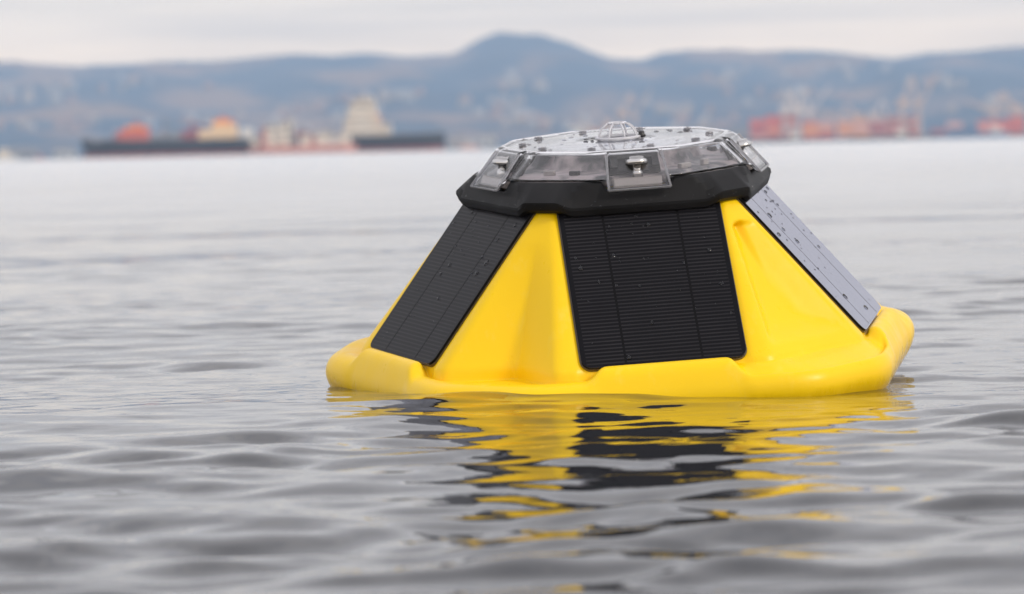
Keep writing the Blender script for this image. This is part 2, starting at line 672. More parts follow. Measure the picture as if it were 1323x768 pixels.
for px, hgt, m in ((176, 9.5, red_p), (288, 11.5, red_p), (214, 10.5, grey_p), (250, 9.0, maroon)):
    x = mx(px, c1)
    bm = bmesh.new()
    add_tube(bm, [(x, 0, ZD), (x, 0, ZD + hgt)], 0.7, radii=[0.9, 0.5])
    obj('crane_post', bm, m, s1)
    bm = bmesh.new()
    add_tube(bm, [(x, 0, ZD + hgt - 1.2), (x + 7, 0, ZD + hgt - 3.6)], 0.4)
    obj('crane_boom', bm, m, s1)
obj('deck_machinery', boxbm(((mx(288, c1), -1, ZD + 8.0), (8, 6, 2.6), dict(bevel=0.3))), orange_p, s1)
obj('deck_machinery', boxbm(((mx(176, c1), -1, ZD + 6.3), (9, 6, 2.0), dict(bevel=0.3))), orange_p, s1)
tower(s1, 'bridge_tower', cream, mx(468, c1), ZD, 44 * M1, 17, 24 * M1, 3)
tower(s1, 'bridge_tower', cream, mx(469, c1), ZD + 24 * M1 + 0.3, 36 * M1, 16, 15 * M1, 2)
tower(s1, 'bridge_deck', cream, mx(471, c1), ZD + 39 * M1 + 0.6, 25 * M1, 18, 8 * M1, 1)
tower(s1, 'accommodation_block', cream, mx(490, c1), ZD, 32 * M1, 15, 15 * M1, 2)
tower(s1, 'accommodation_block', white_p, mx(484, c1), ZD + 15 * M1 + 0.3, 16 * M1, 13, 7 * M1, 1)
obj('funnel', boxbm(((mx(487, c1), 2, ZD + 21 * M1), (12 * M1, 6, 12 * M1), dict(bevel=0.3, taper=0.85))), orange_p, s1)
bm = bmesh.new()
add_tube(bm, [(mx(474, c1), 0, ZD + 50 * M1), (mx(474, c1), 0, ZD + 59 * M1)], 0.25)
obj('radar_mast', bm, white_p, s1)
rail(s1, mx(108, c1), mx(325, c1), -11.5, ZD + 1.0)
rail(s1, mx(512, c1), mx(572, c1), -11.5, ZD + 1.0)

# ship two: pale ferry-like vessel between the two dark hulls
c2 = 397
X, _ = P(c2, 0, D1)
s2 = empty('passenger_vessel', (X, D1 - 45, 0), 'low cream coloured vessel with a pink waterline lying in front of the long black ship', 'ship')
L = 136 * M1
pinkish = M('ship_salmon_paint', (0.66, 0.30, 0.24), 0.5)
obj('hull', ship_hull(L, 14, 3.7, 0.6, 0.3, True), pinkish, s2)
obj('waterline_band', boot(L, 14, True, 1.2), pinkish, s2)
for px, w, z, hgt, m, dk in ((338, 9, 3.6, 4.4, cream, 2), (350, 8, 3.6, 8.0, pinkish, 2), (360, 12, 3.6, 9.6, cream, 3), (377, 16, 3.6, 10.6, cream, 3), (384, 6, 3.6, 12.0, white_p, 3), (392, 8, 3.6, 3.4, grey_p, 1),
                             (402, 12, 3.6, 5.0, cream, 1), (412, 7, 3.6, 3.6, pinkish, 1), (424, 16, 3.6, 6.2, cream, 2), (438, 9, 3.6, 4.6, white_p, 1), (451, 13, 3.6, 5.8, cream, 2)):
    tower(s2, 'cabin_block', m, mx(px, c2), z, w * M1, 10, hgt, dk)
for px, z in ((345, 13), (385, 17), (412, 11)):
    bm = bmesh.new()
    add_tube(bm, [(mx(px, c2), 0, 5), (mx(px, c2), 0, z)], 0.25)
    obj('mast', bm, white_p, s2)
rail(s2, mx(332, c2), mx(462, c2), -6.6, 3.7)

def small_boat(px, D, label, L_, hull_mat, cab_mat, hh):
    X, _ = P(px, 0, D)
    s = empty('work_boat', (X, D, 0), label, 'boat', 'small boats on the far bay')
    obj('hull', ship_hull(L_, L_ * 0.3, hh * 0.35, 0.6, 0.1, True, z0=-0.6), hull_mat, s)
    w = L_ * 0.42
    cb = obj('cabin', boxbm(((L_ * 0.02, 0, hh * 0.35 + hh * 0.28), (w, L_ * 0.2, hh * 0.56), dict(bevel=0.15, taper=0.88))), cab_mat, s)
    bm = bmesh.new()
    for i in range(4):
        add_box(bm, (L_ * 0.02 - w * 0.35 + w * 0.23 * i, -L_ * 0.1, hh * 0.7), (w * 0.14, 0.14, hh * 0.14))
    obj('window_row', bm, glass_d, cb, kind='stuff')
    bm = bmesh.new()
    add_tube(bm, [(0, 0, hh * 0.9), (0, 0, hh * 1.25)], 0.12)
    obj('mast', bm, white_p, s)


small_boat(4, 1700, 'small cream boat cut off by the left edge of the picture', 12, white_p, cream, 5.5)
small_boat(606, 2300, 'small pink and white boat between the long black ship and the buoy', 12, pinkish, white_p, 6.5)
small_boat(52, 2500, 'small brownish boat just off the bow of the long black ship', 9, maroon, pinkish, 3.3)

# ------------------------------------------------------------------ harbour on the far shore
D2 = 2900.0
M2 = D2 / 4900
concrete = M('quay_concrete', (0.16, 0.16, 0.17), 0.85)
vary(concrete, (0.10, 0.10, 0.11), (0.2, 0.2, 0.2), 0.02)
qx0, _ = P(940, 0, D2)
bm = boxbm(((1150, D2 + 150, 0.8), (2300 - 2 * qx0, 300, 4.4)))
obj('quay', boxbm((((qx0 + 2400) / 2, D2 + 90, 0.4), (2400 - qx0, 200, 4.4))), concrete, kind='structure')
bm.free()
lx1, _ = P(930, 0, D2)
obj('shore_road', boxbm((((-2600 + lx1) / 2, D2 + 130, 0.2), (lx1 + 2600, 120, 3.0))), concrete, kind='structure')

cont_me = {}
cont_m = dict(red=M('container_red', (0.74, 0.15, 0.10), 0.5), orange=M('container_orange', (0.85, 0.34, 0.14), 0.5), rust=M('container_rust', (0.46, 0.10, 0.09), 0.55),
              rose=M('container_rose', (0.75, 0.42, 0.36), 0.5), white=white_p, blue=blue_p, grey=grey_p)
for k, m in cont_m.items():
    bm = boxbm(((0, 0, 1.3), (12.0, 2.4, 2.56), dict(bevel=0.06)))
    me = bpy.data.meshes.new('container')
    bm.to_mesh(me)
    bm.free()
    me.materials.append(m)
    cont_me[k] = me


def stack(px0, px1, py_top, cols, label, seed, y_off=4):
    rs = random.Random(seed)
    x0, _ = P(px0, 0, D2 + y_off)
    x1, zt = P(px1, py_top, D2 + y_off)
    s = empty('container_stack', ((x0 + x1) / 2, D2 + y_off, 2.6), label, 'containers', 'container stacks on the far quay')
    n = max(1, round((x1 - x0) / 12.4))
    H = max(1, int((zt - 2.6) / 2.6))
    for i in range(n):
        top = max(1, H - rs.choice((0, 0, 1)) - (1 if i == 0 else 0))
        for k in range(top):
            o = bpy.data.objects.new('container', cont_me[rs.choice(cols)])
            C.objects.link(o)
            o.parent = s
            o.location = (-(n - 1) * 6.2 + i * 12.4, rs.uniform(-0.2, 0.2), k * 2.6)


REDS = ['red', 'red', 'orange', 'rust', 'rose', 'red']
stack(970, 1030, 147, REDS, 'red container stack nearest the right side of the buoy', 1)
stack(1036, 1078, 148, REDS + ['orange'], 'red and orange container stack under the crossed crane booms', 2)
stack(1080, 1124, 148, ['orange', 'rose', 'red', 'orange'], 'bright orange container stack in the middle of the terminal', 3)
stack(1126, 1184, 148, ['rust', 'red', 'rose', 'rust'], 'dark red container stack left of the tall cream crane', 4)
stack(1204, 1262, 154, ['rust', 'blue', 'red', 'rose', 'rust'], 'mixed blue and rust container stack right of the tall crane', 5)
stack(1262, 1284, 146, ['rose', 'red', 'white'], 'narrow pink container stack near the right edge', 6)
stack(1284, 1322, 150, ['red', 'rose', 'blue', 'rust'], 'rust and blue container stack at the right edge', 7)
stack(740, 800, 158, ['white', 'rose', 'white'], 'pale container stack behind the top of the buoy', 8)

crane_m = M('crane_cream_paint', (0.62, 0.48, 0.42), 0.5)
crane_w = M('crane_white_paint', (0.72, 0.63, 0.58), 0.5)


def crane(px, Htop, boom_deg, label, mat, flip=1, w=16, y_off=8, th=1.6):
    X, _ = P(px, 0, D2 + y_off)
    s = empty('harbour_crane', (X, D2 + y_off, 2.6), label, 'crane', 'cranes on the far quay')
    hp = Htop * 0.52
    for sx in (-1, 1):
        for sy in (-1, 1):
            bm = bmesh.new()
            add_tube(bm, [(sx * w / 2, sy * 7, 0), (sx * w * 0.42, sy * 6, hp)], th * 0.62, n=4)
            obj('leg', bm, mat, s)
    bm = bmesh.new()
    for sy in (-1, 1):
        add_box(bm, (0, sy * 6.3, hp), (w * 1.35, th, th * 1.2))
        add_box(bm, (0, sy * 6.8, hp * 0.45), (w * 0.95, th * 0.8, th * 0.8))
    for sx in (-1, 1):
        add_box(bm, (sx * w * 0.44, 0, hp * 0.98), (th, 12, th))
    obj('portal_frame', bm, mat, s, kind='stuff')
    bm = bmesh.new()
    for sy in (-1, 1):
        add_tube(bm, [(-w * 0.42, sy * 5, hp), (flip * w * 0.1, sy * 1.2, Htop)], th * 0.5, n=4)
        add_tube(bm, [(w * 0.42, sy * 5, hp), (flip * w * 0.1, sy * 1.2, Htop)], th * 0.5, n=4)
    obj('apex_frame', bm, mat, s, kind='stuff')
    obj('machinery_house', boxbm(((-flip * w * 0.35, 0, hp + 3.6), (8, 6, 5), dict(bevel=0.3))), mat, s)
    a = R(boom_deg)
    bm = bmesh.new()
    lb = Htop * 0.62
    p0 = Vector((flip * w * 0.5, 0, hp))
    p1 = p0 + Vector((flip * math.cos(a) * lb, 0, math.sin(a) * lb))
    for sy in (-1, 1):
        add_tube(bm, [p0 + Vector((0, sy * 1.6, 0)), p1 + Vector((0, sy * 1.6, 0))], th * 0.55, n=4)
    for k in range(7):
        q = p0.lerp(p1, k / 6)
        add_box(bm, q, (0.8, 3.2, 0.8))
    add_tube(bm, [(flip * w * 0.1, 0, Htop), p0.lerp(p1, 0.65)], 0.3, n=4)
    obj('boom', bm, mat, s, kind='stuff')
    return s


crane(1022, 38, 118, 'cream crane with its boom swung left above the red stacks beside the buoy', crane_w, 1, 12, th=1.7)
crane(1038, 40, 52, 'cream crane with its boom raised to the right above the red stacks', crane_w, 1, 12, y_off=20, th=1.9)
crane(1098, 26, 30, 'low cream crane over the bright orange containers', crane_m, -1, 16, y_off=26, th=1.5)
crane(1138, 28, 25, 'low cream crane over the dark red containers', crane_w, 1, 15, y_off=26, th=1.7)
crane(1176, 46, 58, 'tallest cream crane with its boom raised to the right', crane_m, 1, 15, y_off=4, th=2.3)
crane(1300, 33, 25, 'cream crane at the right edge of the picture', crane_m, -1, 22, y_off=30, th=2.4)
crane(812, 38, 60, 'crane with raised boom right behind the top of the buoy', crane_m, 1, 12, th=1.7)
crane(775, 24, 20, 'low pale crane left behind the top of the buoy', crane_m, -1, 18, th=2.0)

# ships and barges alongside the quay
for px, w, hgt, m, lab in ((1000, 70, 3.6, dark_hull, 'dark barge moored below the leftmost red container stack'),
                           (1135, 80, 3.8, dark_hull, 'dark barge moored below the dark red container stack'),
                           (1250, 100, 5, blue_p, 'grey blue ship moored at the right end of the quay')):
    X, _ = P(px, 0, D2 - 45)
    s = empty('moored_barge', (X, D2 - 45, 0), lab, 'barge', 'vessels moored along the far quay')
    obj('hull', ship_hull(w * M2, 14, hgt * 0.8, 0.6, 0.2, True), m, s)
    obj('wheelhouse', boxbm(((w * M2 * 0.36, 0, hgt * 0.8 + 2.0), (7, 6, 4.4), dict(bevel=0.2, taper=0.9))), cream, s)
    rail(s, -w * M2 * 0.42, w * M2 * 0.3, -5.5, hgt * 0.8)

# sheds along the shore, left of the buoy and behind it
shed_m = [M('shed_grey', (0.30, 0.30, 0.32), 0.7), M('shed_tan', (0.5, 0.42, 0.36), 0.7), M('shed_pale', (0.6, 0.58, 0.55), 0.7)]
roof_m = M('shed_roof', (0.22, 0.2, 0.2), 0.7)
sheds = [(30, 34, 6, 0, 'grey shed behind the small boat at the left edge'), (84, 26, 5, 2, 'pale shed behind the bow of the long black ship'),
         (590, 24, 7, 1, 'tan shed between the long black ship and the buoy'), (628, 26, 8, 2, 'pale shed touching the left side of the buoy'),
         (905, 44, 9, 1, 'tan warehouse behind the right end of the clear dome'), (955, 26, 8, 0, 'grey shed just right of the clear dome')]
for px, w, hgt, mi, lab in sheds:
    X, _ = P(px, 0, D2 + 120)
    w *= M2
    s = empty('waterfront_shed', (X, D2 + 120, 1.7), lab, 'shed', 'sheds along the far shore')
    wl = obj('wall', boxbm(((0, 0, hgt / 2), (w, 18, hgt))), shed_m[mi], s)
    bm = bmesh.new()
    v = [bm.verts.new(p) for p in ((-w / 2 - .6, -9.8, hgt + .03), (w / 2 + .6, -9.8, hgt + .03), (w / 2 + .6, 9.8, hgt + .03), (-w / 2 - .6, 9.8, hgt + .03), (-w / 2 - .6, 0, hgt + 3), (w / 2 + .6, 0, hgt + 3))]
    for f in ((0, 1, 5, 4), (2, 3, 4, 5), (3, 0, 4), (1, 2, 5), (3, 2, 1, 0)):
        bm.faces.new([v[i] for i in f])
    obj('roof', bm, roof_m, s)
    for k in range(2):
        obj('door', boxbm(((-w * 0.25 + k * w * 0.5, -9.05, hgt * 0.35), (w * 0.18, 0.15, hgt * 0.7))), grey_p, s)

# ------------------------------------------------------------------ the buoy
root = empty('floating_buoy', (0, 0, 0), 'bright yellow floating data buoy with dark solar panels and clear dome, riding on the water', 'buoy')
pose = Matrix.Translation(BUOY) @ Matrix.Rotation(-0.0382, 4, 'Y') @ Matrix.Rotation(0.0977, 4, 'X') @ Matrix.Rotation(0.1096, 4, 'Z')
root.matrix_world = pose

c36, s36 = math.cos(R(36)), math.sin(R(36))
SL = (0.1786 - 0.0974) / 0.0947          # radial metres per metre of height
PW = 0.0574                              # half width of a panel


def wrap(phi):
    return (phi + R(36)) % R(72) - R(36)


def smin(a, b, k):
    h = np.clip(0.5 + 0.5 * (b - a) / k, 0, 1)
    return b * (1 - h) + a * h - k * h * (1 - h)


def poly_r(delta, a, w, k=0.004):
    c = a * c36 + w * s36
    return smin(a / np.cos(delta), c / np.cos(R(36) - np.abs(delta)), k)


def ringpts(phi, r, h):
    return np.stack([r * np.sin(phi), -r * np.cos(phi), h * np.ones_like(phi)], -1)


def build_hull():
    NP = 720
    phi = np.arange(NP) * TAU / NP
    d = wrap(phi)
    corner = np.floor(phi / R(72)).astype(int)       # corner k lies between panels k and k+1
    tt = 0.19 * np.tan(np.abs(d))
    wp = 1 - sstep(tt, 0.0440, 0.0560)
    hb = np.where(corner == 0, -0.0035, -0.0095) * (1 - wp) + -0.003 * wp
    rows = []
    nu = 84
    for i in range(nu + 1):
        s = i / nu
        h = 0.112 + (hb - 0.112) * s
        a = 0.1786 - SL * np.where(h > -0.001, h, -0.001 + 0.25 * (h + 0.001))
        w = PW + 0.0022 + 0.0125 * float(np.clip(1 - np.mean(h) / 0.10, 0, 1.1))
        r = poly_r(d, a, w, 0.0035)
        # flat seat for the panel, slightly sunk
        up_ = a * np.tan(np.abs(d))
        seat = 1 - sstep(up_, PW + 0.0004, PW + 0.0018)
        r = r - 0.0026 * seat
        c = a * c36 + w * s36
        u = c * np.tan(R(36) - np.abs(d))
        hc = np.maximum(a * s36 - w * c36, 1e-4)
        uu = u / hc
        # V shaped hollow
        D_ = 0.026 * np.clip((0.080 - h) / 0.092, 0, 1) ** 1.05
        x = np.clip(1 - uu / 0.95, 0, 1)
        v = np.sqrt(x * x + 0.010) - 0.10 if False else x
        v = np.where(x < 0.12, x * x / 0.24, x - 0.06)
        v = np.where(x > 0.9, 0.84 + (1 - 0.1 * 0) * (0.05 - (1 - x) ** 2 * 5) if True else v, v)
        # flat triangular pocket
        e1 = np.where(phi > R(36), (0.97 * hc - u) * 0.42, (0.90 * hc - u) * 1.0)
        e2 = (h - 0.006) * 1.1
        pk = np.clip(smin(e1, e2, 0.004), 0, None)
        pk = smin(pk, 0.0105 * np.ones_like(pk), 0.004)
        pk = np.clip(pk, 0, None) * (h < 0.082)
        is_pocket = (corner == 0)
        r = r - np.where(is_pocket, pk, D_ * v)
        rows.append(ringpts(phi, r, h))
        rf = r
    rim = smin(0.200 / np.cos(d), 0.2205 / np.cos(R(36) - np.abs(d)), 0.012)
    rs = rim / 0.2095
    low_p = [(0.1795, -0.0032), (0.1806, -0.0002), (0.1813, 0.0010), (0.1833, 0.0021), (0.1868, 0.0018), (0.1900, -0.0002), (0.1930, -0.0040), (0.1962, -0.0110), (0.1985, -0.0180), (0.1985, -0.0260)]
    low_c = [(None, -0.0099), (0.4, -0.0092), (0.7, -0.0080), (0.9, -0.0070), (0.1955, -0.0066), (0.2000, -0.0074), (0.2042, -0.0096), (0.2076, -0.0136), (0.2095, -0.0190), (0.2090, -0.0265)]
    com = [(0.2035, -0.038), (0.190, -0.054), (0.165, -0.064), (0.10, -0.070), (0.01, -0.071)]
    ctrl = [rows[-1]]
    m0 = (corner == 0).astype(float)
    ci = -1
    for (pr, ph), (cr, ch) in zip(low_p, low_c):
        ci += 1
        if cr is None:
            crr = rf + 0.002
        elif cr >= 0.4:
            crr = rf + (0.1925 * rs - rf) * cr
        else:
            crr = cr * rs
        crr = np.maximum(crr, rf)
        if ci < 6:                       # corner 0 runs straight out to the rim instead of ending on a ledge
            q_ = (ci + 0.6) / 5.6
            crr = crr * (1 - m0) + (rf + (0.2010 * rs - rf) * q_) * m0
            ch = ch * (1 - m0) + (-0.004 + (-0.0122 + 0.004) * q_ ** 1.25) * m0
        # corner 0 slopes smoothly to the rim instead of a ledge
        prr = pr / np.cos(d)
        ctrl.append(ringpts(phi, prr * wp + crr * (1 - wp), 0) + np.stack([0 * phi, 0 * phi, ph * wp + ch * (1 - wp)], -1))
    for r_, h_ in com:
        ctrl.append(ringpts(phi, r_ * rs, h_))
    ctrl = np.array(ctrl)
    # smooth refinement between control rings
    K = len(ctrl)
    out = []
    for i in range(K - 1):
        p0 = ctrl[max(i - 1, 0)]
        p1, p2 = ctrl[i], ctrl[i + 1]
        p3 = ctrl[min(i + 2, K - 1)]
        for j in range(1, 5):
            t_ = j / 4
            out.append(0.5 * ((2 * p1) + (p2 - p0) * t_ + (2 * p0 - 5 * p1 + 4 * p2 - p3) * t_ ** 2 + (3 * p1 - p0 - 3 * p2 + p3) * t_ ** 3))
    A = np.array(rows + out)
    # soften circumferentially a touch
    for _ in range(2):
        A[:nu + 40] = 0.5 * A[:nu + 40] + 0.25 * (np.roll(A[:nu + 40], 1, 1) + np.roll(A[:nu + 40], -1, 1))
    for _ in range(2):
        A[1:-1] = 0.5 * A[1:-1] + 0.25 * (A[2:] + A[:-2])
    return fix_normals(grid_mesh('hull', A, closed_u=True, cap_start=True, cap_end=True))


yellow = M('yellow_plastic', (0.92, 0.56, 0.010), rough=0.38, ior=1.45, spec=0.32)
vary(yellow, (0.95, 0.618, 0.003), (0.92, 0.585, 0.004), 9.0)
bump(yellow, 60.0, 0.14, 0.0010)
t = yellow.node_tree
base_link = [l_ for l_ in t.links if l_.to_socket == B(yellow).inputs['Base Color']][0].from_socket
tcn = N(t, 'ShaderNodeTexCoord')
# faint scuffs and dried salt
mpn = N(t, 'ShaderNodeMapping')
mpn.inputs['Scale'].default_value = (1.0, 1.0, 0.25)
t.links.new(tcn.outputs['Object'], mpn.inputs[0])
sc_ = N(t, 'ShaderNodeTexNoise')
sc_.inputs['Scale'].default_value = 55.0
sc_.inputs['Detail'].default_value = 8.0
sc_.inputs['Roughness'].default_value = 0.7
t.links.new(mpn.outputs[0], sc_.inputs['Vector'])
salt = ramp(t, sc_.outputs[0], [(0.56, (0, 0, 0)), (0.72, (0.30, 0.30, 0.30))])
c1_ = mixc(t, salt, base_link, (0.90, 0.68, 0.12))
# grime that clings round the waterline
spz = N(t, 'ShaderNodeSeparateXYZ')
t.links.new(tcn.outputs['Object'], spz.inputs[0])
zz = mathn(t, 'ADD', spz.outputs[2], mathn(t, 'MULTIPLY', mathn(t, 'SUBTRACT', sc_.outputs[0], 0.5), 0.02))
wet = N(t, 'ShaderNodeMapRange')
wet.inputs['From Min'].default_value = -0.022
wet.inputs['From Max'].default_value = -0.036
t.links.new(zz, wet.inputs['Value'])
c2_ = mixc(t, mathn(t, 'MULTIPLY', wet.outputs[0], 0.55), c1_, (0.50, 0.26, 0.008))
t.links.new(c2_, B(yellow).inputs['Base Color'])
ro = ramp(t, sc_.outputs[0], [(0.35, (0.26, 0.26, 0.26)), (0.68, (0.50, 0.50, 0.50))])
t.links.new(mixc(t, wet.outputs[0], ro, (0.12, 0.12, 0.12)), B(yellow).inputs['Roughness'])
obj('hull', build_hull(), yellow, root, smooth=True)

# solar panels
pan_len = math.hypot(0.1786 - (0.1786 - SL * 0.108), 0.110)
slope_len = math.sqrt(1 + SL * SL)
cell = M('solar_cell', (0.012, 0.012, 0.014), rough=0.16, ior=1.5)
t = cell.node_tree
tcn = N(t, 'ShaderNodeTexCoord')
spn = N(t, 'ShaderNodeSeparateXYZ')
t.links.new(tcn.outputs['Object'], spn.inputs[0])
nzs = N(t, 'ShaderNodeTexNoise')
nzs.inputs['Scale'].default_value = 30
t.links.new(tcn.outputs['Object'], nzs.inputs['Vector'])
yy = mathn(t, 'MULTIPLY', spn.outputs[1], 1 / 0.00292)
fr = mathn(t, 'FRACT', yy)
tri = mathn(t, 'ABSOLUTE', mathn(t, 'SUBTRACT', fr, 0.5))
line = ramp(t, tri, [(0.24, (0, 0, 0)), (0.42, (1, 1, 1))])
lw = mathn(t, 'MULTIPLY', line, mathn(t, 'ADD', 0.35, mathn(t, 'MULTIPLY', nzs.outputs[0], 0.95)))
edge = mathn(t, 'LESS_THAN', mathn(t, 'ABSOLUTE', spn.outputs[0]), 0.0535)
lw = mathn(t, 'MULTIPLY', lw, edge)
t.links.new(mixc(t, lw, (0.007, 0.007, 0.009), (0.027, 0.026, 0.029)), B(cell).inputs['Base Color'])
B(cell).inputs['Specular IOR Level'].default_value = 0.08
B(cell).inputs['Roughness'].default_value = 0.3
lwt = N(t, 'ShaderNodeLayerWeight')
lwt.inputs['Blend'].default_value = 0.5
sheen = ramp(t, lwt.outputs['Facing'], [(0.66, (0, 0, 0)), (0.74, (0.12, 0.12, 0.12)), (0.82, (0.54, 0.54, 0.54)), (1.0, (0.95, 0.95, 0.95))])
gl = N(t, 'ShaderNodeBsdfGlossy')
gl.inputs['Roughness'].default_value = 0.10
gl.inputs['Color'].default_value = (0.84, 0.85, 0.95, 1)
ms = N(t, 'ShaderNodeMixShader')
t.links.new(sheen, ms.inputs[0])
t.links.new(B(cell).outputs[0], ms.inputs[1])
t.links.new(gl.outputs[0], ms.inputs[2])
t.links.new(ms.outputs[0], [n_ for n_ in t.nodes if n_.type == 'OUTPUT_MATERIAL'][0].inputs['Surface'])
trim_m = M('panel_edge_laminate', (0.10, 0.075, 0.04), rough=0.4)
bar_m = cell.copy()
bar_m.name = 'busbar_dark'
for l_ in list(bar_m.node_tree.links):
    if l_.to_socket == B(bar_m).inputs['Base Color']:
        bar_m.node_tree.links.remove(l_)
B(bar_m).inputs['Base Color'].default_value = (0.006, 0.006, 0.007, 1)


def rounded_slab(wb, ht, wt, th, rad, n=6):
    """flat slab in x (across), y (up the slope), z (out); bottom corners rounded"""
    pts = []
    for k in range(n + 1):
        a = math.pi + (math.pi / 2) * k / n
        pts.append((-wb + rad + rad * math.cos(a), rad + rad * math.sin(a)))
    for k in range(n + 1):
        a = 1.5 * math.pi + (math.pi / 2) * k / n
        pts.append((wb - rad + rad * math.cos(a), rad + rad * math.sin(a)))
    pts += [(wt, ht), (-wt, ht)]
    bm = bmesh.new()
    lo = [bm.verts.new((x, y, 0)) for x, y in pts]
    hi = [bm.verts.new((x, y, th)) for x, y in pts]
    bm.faces.new(hi)
    bm.faces.new(lo[::-1])
    for i in range(len(pts)):
        j = (i + 1) % len(pts)
        bm.faces.new((lo[i], lo[j], hi[j], hi[i]))
    return bm


panel_me = None
slab = rounded_slab(PW - 0.0006, 0.142, PW - 0.0006, 0.0018, 0.007)
panel_mesh = bpy.data.meshes.new('solar_panel')
slab.to_mesh(panel_mesh)
slab.free()
panel_mesh.materials.append(cell)
back = rounded_slab(PW + 0.0003, 0.142, PW + 0.0003, 0.0026, 0.0075)
back_mesh = bpy.data.meshes.new('backing')
back.to_mesh(back_mesh)
back.free()
back_mesh.materials.append(trim_m)
bar = boxbm(((0, 0.071, 0), (0.0016, 0.140, 0.00012)))
bar_mesh = bpy.data.meshes.new('busbar')
bar.to_mesh(bar_mesh)
bar.free()
bar_mesh.materials.append(bar_m)


def child(name, me, parent, mat4=None, **props):
    o = bpy.data.objects.new(name, me)
    C.objects.link(o)
    o.parent = parent
    if mat4 is not None:
        o.matrix_local = mat4
    for k, v in props.items():
        o[k] = v
    return o


def face_frame(az, a, h, tilt=None):
    """x across, y up the face, z outward"""
    n_out = Vector((math.sin(az), -math.cos(az), 0))
    tang = Vector((math.cos(az), math.sin(az), 0))
    if tilt is None:
        ydir = (Vector((0, 0, 1)) - n_out * SL).normalized()
    else:
        ydir = (Vector((0, 0, math.cos(tilt))) - n_out * math.sin(tilt)).normalized()
    zdir = tang.cross(ydir)
    m = Matrix((tang, ydir, zdir)).transposed().to_4x4()
    m.translation = n_out * a + Vector((0, 0, h))
    return m


panels = []
for k in range(5):
    fr_ = face_frame(R(72) * k, 0.1786, 0.0)
    p = child('solar_panel', panel_mesh, root, fr_)
    panels.append((p, fr_))
    child('backing', back_mesh, p, Matrix.Translation((0, -0.0004, -0.0027)))
    for x in (-0.0265, 0.0262):
        child('busbar', bar_mesh, p, Matrix.Translation((x, 0.0, 0.00184)))

# collar
black = M('black_plastic', (0.011, 0.011, 0.012), rough=0.5, spec=0.18)
bump(black, 700.0, 0.15, 0.0002)
vary(black, (0.007, 0.007, 0.008), (0.014, 0.014, 0.015), 25)


def build_collar():
    NP = 720
    phi = np.arange(NP) * TAU / NP
    d = wrap(phi)
    ad = np.abs(d)
    tb = 0.102 * np.tan(ad)
    pan = 1 - sstep(tb, 0.046, 0.060)
    bay = 1 - sstep(tb, 0.0205, 0.0285)
    hbot = 0.0985 - 0.0045 * pan
    htop = 0.1185 - 0.0075 * bay
    prof = []
    w = 0.0572
    # inner bottom, underside, lip, face, top, inner wall
    def ring(a, h, k=0.0014):
        hm = float(np.max(h))
        w = 0.0572 - 0.019 * min(1.0, max(0.0, (hm - 0.1065) / 0.012))
        r = poly_r(d, a, w, k)
        prof.append(ringpts(phi, r, 0) + np.stack([0 * phi, 0 * phi, h], -1))
    ring(0.0850, hbot + 0.004)
    ring(0.0965, hbot + 0.0005)
    ring(0.0990, hbot)
    ring(0.1020, hbot + 0.0022)
    ring(0.1034, hbot + 0.0058)
    ring(0.1036, hbot + 0.0078)
    f = lambda hh: 0.1036 - (hh - (hbot + 0.008)) * 0.36
    mid = hbot + 0.008
    for s in (0.33, 0.66, 0.9, 1.0):
        hh = mid + (htop - mid) * s
        a = f(hh)
        if s == 1.0:
            a = a - 0.0006
        ring(a, hh)
    ring(f(htop) - 0.0025, htop + 0.0003)
    ring(f(htop) - 0.0050, htop - 0.0010)
    ring(f(htop) - 0.012, htop - 0.0020)
    ring(0.080 + 0 * phi, 0.1090 + 0 * phi)
    A = np.array(prof)
    return sharpen(fix_normals(grid_mesh('collar', A, closed_u=True, cap_start=True, cap_end=True)), 14)


obj('collar', build_collar(), black, root, smooth=True)

# clear dome with its five bays
glass = M('clear_polycarbonate', (0.97, 0.97, 0.98), rough=0.035, ior=1.49, trans=1.0)
bump(glass, 90.0, 0.12, 0.0006)


def dome_rings(off):
    NP = 720
    phi = np.arange(NP) * TAU / NP
    d = wrap(phi)
    rings = []
    for s in np.linspace(0, 1, 12):
        tb = 0.1 * np.tan(np.abs(d))
        bay = 1 - sstep(tb, 0.0195, 0.0232)
        base = 0.1188 - 0.0065 * bay
        top = 0.1362
        h = base + (top - base) * s
        aw = 0.0990 - (h - 0.1188) * 0.98
        ab = 0.1066 - (h - 0.1123) * 0.86
        a = aw * (1 - bay) + ab * bay - off
        r = poly_r(d, a, 0.031, 0.0025)
        # thickened window frame at the facet corners
        rings.append(ringpts(phi, r, 0) + np.stack([0 * phi, 0 * phi, h + (off * 0.0)], -1))
    bay = 1 - sstep(0.1 * np.tan(np.abs(d)), 0.0195, 0.0232)
    for a, h, bb in ((0.0805, 0.1373, 0.0035), (0.0785, 0.1380, 0.0015), (0.0760, 0.1380, 0), (0.0745, 0.1371, 0), (0.0725, 0.1371, 0), (0.06, 0.1375, 0), (0.03, 0.1379, 0), (0.002, 0.1380, 0)):
        r = poly_r(d, a + bb * bay - (off if a > 0.07 else 0), 0.029, 0.0025) if a > 0.07 else a + 0 * phi
        rings.append(ringpts(phi, r, h - (off * 0.8)))
    return rings


outer = dome_rings(0.0)
inner = dome_rings(0.0024)
A = np.array(outer + inner[::-1])
me = grid_mesh('clear_dome', A, closed_u=True)
